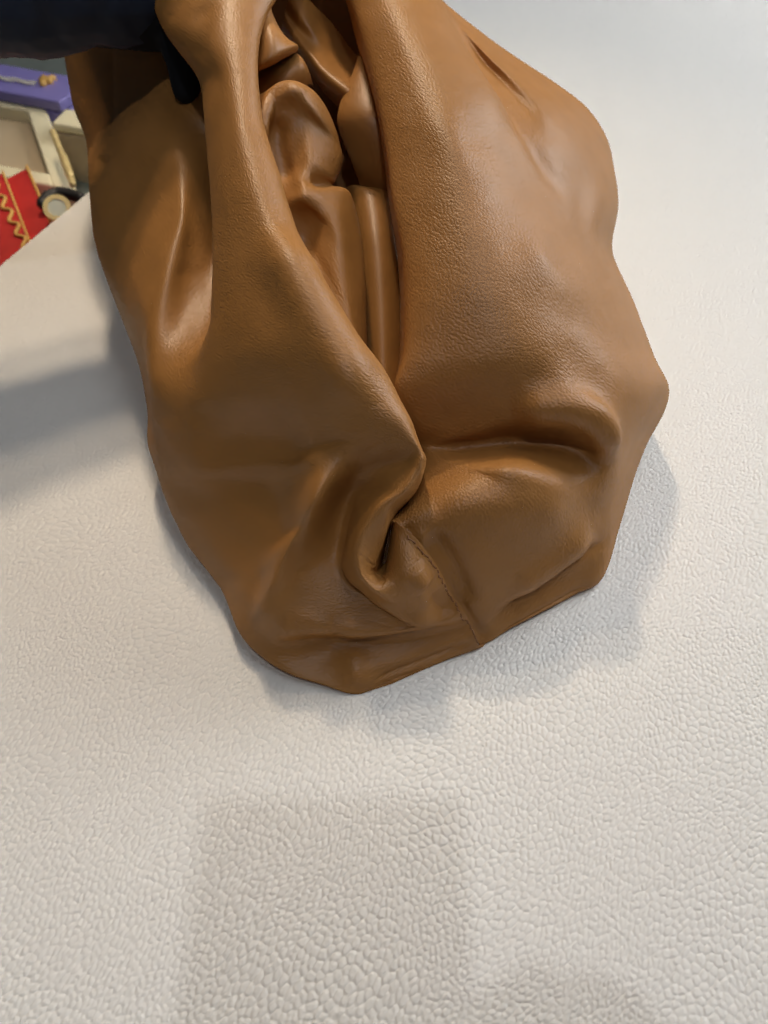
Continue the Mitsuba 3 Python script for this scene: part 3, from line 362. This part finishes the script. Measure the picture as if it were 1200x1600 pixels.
def frame_box(at, right, back, size, bevel=0.003):
    """A box with rounded edges from a corner of its top: size along right, back and down."""
    import manifold3d as m3
    r, b = np.asarray(right, float), np.asarray(back, float)
    r = r / np.linalg.norm(r)
    up = np.cross(r, b)
    up = up / np.linalg.norm(up)
    if up[2] < 0:
        up = -up
    b = b / np.linalg.norm(b)
    w, d, h = size
    corners = [np.asarray(at) + r * (bevel if x == 0 else w - bevel) + b * (bevel if y == 0 else d - bevel) - up * (bevel if k == 0 else h - bevel) for x in (0, 1) for y in (0, 1) for k in (0, 1)]
    m = m3.Manifold.batch_hull([m3.Manifold.sphere(bevel, 12).translate(c.tolist()) for c in corners])
    return m


def tube(points, radius, n=10):
    import manifold3d as m3
    p = np.asarray(points, float)
    balls = [m3.Manifold.sphere(radius, n).translate(c.tolist()) for c in p]
    return m3.Manifold.batch_boolean([m3.Manifold.batch_hull([a, b]) for a, b in zip(balls[:-1], balls[1:])], m3.OpType.Add)


# counter behind the table
e2, o2 = np.array([c, s, 0]), np.array([-s, c, 0])
counter = trimesh.creation.box((3.0, 4.0, 0.04))
counter.apply_transform(np.array([[c, -s, 0, mid[0] - c * 1.3], [s, c, 0, mid[1] - s * 1.3], [0, 0, 1, -0.14], [0, 0, 0, 1]]))
add('display_counter', counter, 'counter_laminate', smooth=False)
labels['display_counter'] = {'label': 'grey green display counter behind the white table edge', 'category': 'counter'}

at, l, b = case_at
add('jewellery_case__lid', frame_box(at, l, b, (0.22, 0.075, 0.014)), 'purple_card', smooth=40)
add('jewellery_case__base', frame_box(np.asarray(at) - [0, 0, 0.015], l, b, (0.215, 0.075, 0.05)), 'purple_card', smooth=40)
m = [np.asarray(mark_at) + np.array([0.007 * math.cos(k * 2.4) * (k % 3) / 1.5, 0.015 * math.sin(k * 2.4) * (k % 3) / 2, 0.002]) for k in range(9)]
add('jewellery_case__emblem', tube(m, 0.0045), 'gold_print')
p, q = np.asarray(ribbon_at)
for k in (0, 1):
    pts = [p + (q - p) * t + np.array([0, 0.006 * (k - 0.5) + 0.0022 * math.sin(t * 13 + k), 0.002]) for t in np.linspace(0, 1, 12)]
    add('jewellery_case__gold_line' + ('_001' if k else ''), tube(pts, 0.0013), 'pearl')
labels['jewellery_case'] = {'label': 'blurred purple case with gold emblem on the lid, behind the cream tray', 'category': 'case'}

at, d, e = (np.asarray(x) for x in tray_at)
ld, le = np.linalg.norm(d), np.linalg.norm(e)
ud, ue = d / ld, e / le
rim = 0.03
add('display_tray__rim', frame_box(at, ud, ue, (ld, rim, 0.04)), 'cream_card', smooth=40)
add('display_tray__rim_001', frame_box(at + ue * rim, ud, ue, (rim, le - rim, 0.04)), 'cream_card', smooth=40)
add('display_tray__rim_002', frame_box(at + ud * (ld - rim) + ue * rim, ud, ue, (rim, le - rim, 0.04)), 'cream_card', smooth=40)
add('display_tray__pad', frame_box(at + ue * rim + ud * rim - [0, 0, 0.016], ud, ue, (ld - 2 * rim, le - rim, 0.02)), 'beige_velvet', smooth=40)
labels['display_tray'] = {'label': 'cream tray with raised rim and beige pad, behind the red box', 'category': 'tray'}

at, d, e = (np.asarray(x) for x in block_at)
add('jewellery_box__lid', frame_box(at, d, e, (np.linalg.norm(d), np.linalg.norm(e), 0.01)), 'cream_card', smooth=40)
add('jewellery_box__base', frame_box(at - [0, 0, 0.011], d, e, (np.linalg.norm(d), np.linalg.norm(e), 0.07)), 'beige_velvet', smooth=40)
labels['jewellery_box'] = {'label': 'small beige box with cream lid half hidden by the bag', 'category': 'box'}

pts = np.asarray(bracelet_at)
for k in range(6):
    a, b2 = pts[k], pts[k + 1]
    add('bracelet__link' + (f'_{k:03d}' if k else ''), tube([a + (b2 - a) * 0.12, b2 - (b2 - a) * 0.12], 0.0048 if k in (3, 4) else 0.0038), 'gold')
labels['bracelet'] = {'label': 'gold link bracelet lying along the rim of the cream tray', 'category': 'bracelet'}

w = trimesh.creation.annulus(0.009, 0.0135, 0.006, sections=40)
tilt = trimesh.transformations.rotation_matrix(math.radians(38), [1, 0.3, 0])
w.apply_transform(tilt)
w.apply_translation(watch_at)
add('watch__case', w, 'gold', smooth=30)
w = trimesh.creation.cylinder(0.0092, 0.004, sections=40)
w.apply_transform(tilt)
w.apply_translation(watch_at)
plain('dial_paint', (0.55, 0.56, 0.46), 0.3)
add('watch__dial', w, 'dial_paint', smooth=30)
add('watch__strap', tube(strap_at, 0.006), 'black_leather', smooth=40)
labels['watch'] = {'label': 'round gold watch on a black strap beside the table edge', 'category': 'watch'}

a, b2, e, f = (np.asarray(x) for x in red_at)
d = b2 - a
lid = frame_box(e, d, (e - a) + 0.0 * d, (np.linalg.norm(d) * 1.25, 0.13, 0.05))
add('red_box__lid', lid, 'red_leatherette', smooth=40)
side = e - a
add('red_box__edge', frame_box(e + [0, 0, -0.008], d, -side, (np.linalg.norm(d) * 1.25, np.linalg.norm(side), 0.045)), 'red_leatherette', smooth=40)
ud = d / np.linalg.norm(d)
L2 = np.linalg.norm(d) * 1.2
add('red_box__gold_line', tube([a + [0, 0, -0.007], a + ud * L2 + [0, 0, -0.007]], 0.0016), 'gold_print')
add('red_box__gold_line_001', tube([e + [0, 0, 0.0], e + ud * L2], 0.0013), 'gold_print')
add('red_box__scroll', tube(scroll_at, 0.0019), 'gold_print')
labels['red_box'] = {'label': 'red presentation box with gold scroll border at the table edge', 'category': 'box'}

# the phone that takes the picture, held just behind its own lens: it shades the table in front
fwd = aim - eye
upv = np.array([0, -fwd[2], fwd[1]])
right = np.array([1.0, 0, 0])
at = eye - fwd * 0.008 + upv * 0.016 - right * 0.072
add('phone', frame_box(at, right, -upv, (0.098, 0.165, 0.009)), 'black_leather', smooth=40)
labels['phone'] = {'label': 'black phone held above the table facing the bag', 'category': 'phone'}

hold = limb([[(200, -80, 215, 36), (100, -55, 262, 30), (50, -40, 298, 22)], [(50, -40, 312, 12), (20, -20, 330, 9), (0, -25, 318, 7.5)], [(55, -52, 300, 12), (18, -38, 318, 9), (-2, -42, 306, 7.5)],
             [(58, -64, 290, 11), (18, -54, 302, 8.5), (-2, -58, 292, 7)], [(60, -75, 280, 10), (22, -68, 288, 7.5), (4, -72, 280, 6.5)], [(60, -40, 290, 13), (48, -25, 318, 10), (38, -22, 330, 8)]], step=0.004)
hold.apply_translation([0.03, -0.012, -0.03])
add('person_001__hand', hold, 'skin')
plain('skin', (0.45, 0.27, 0.18), 0.5)
labels['person_001'] = {'label': 'bare hand holding the black phone above the table', 'category': 'person'}
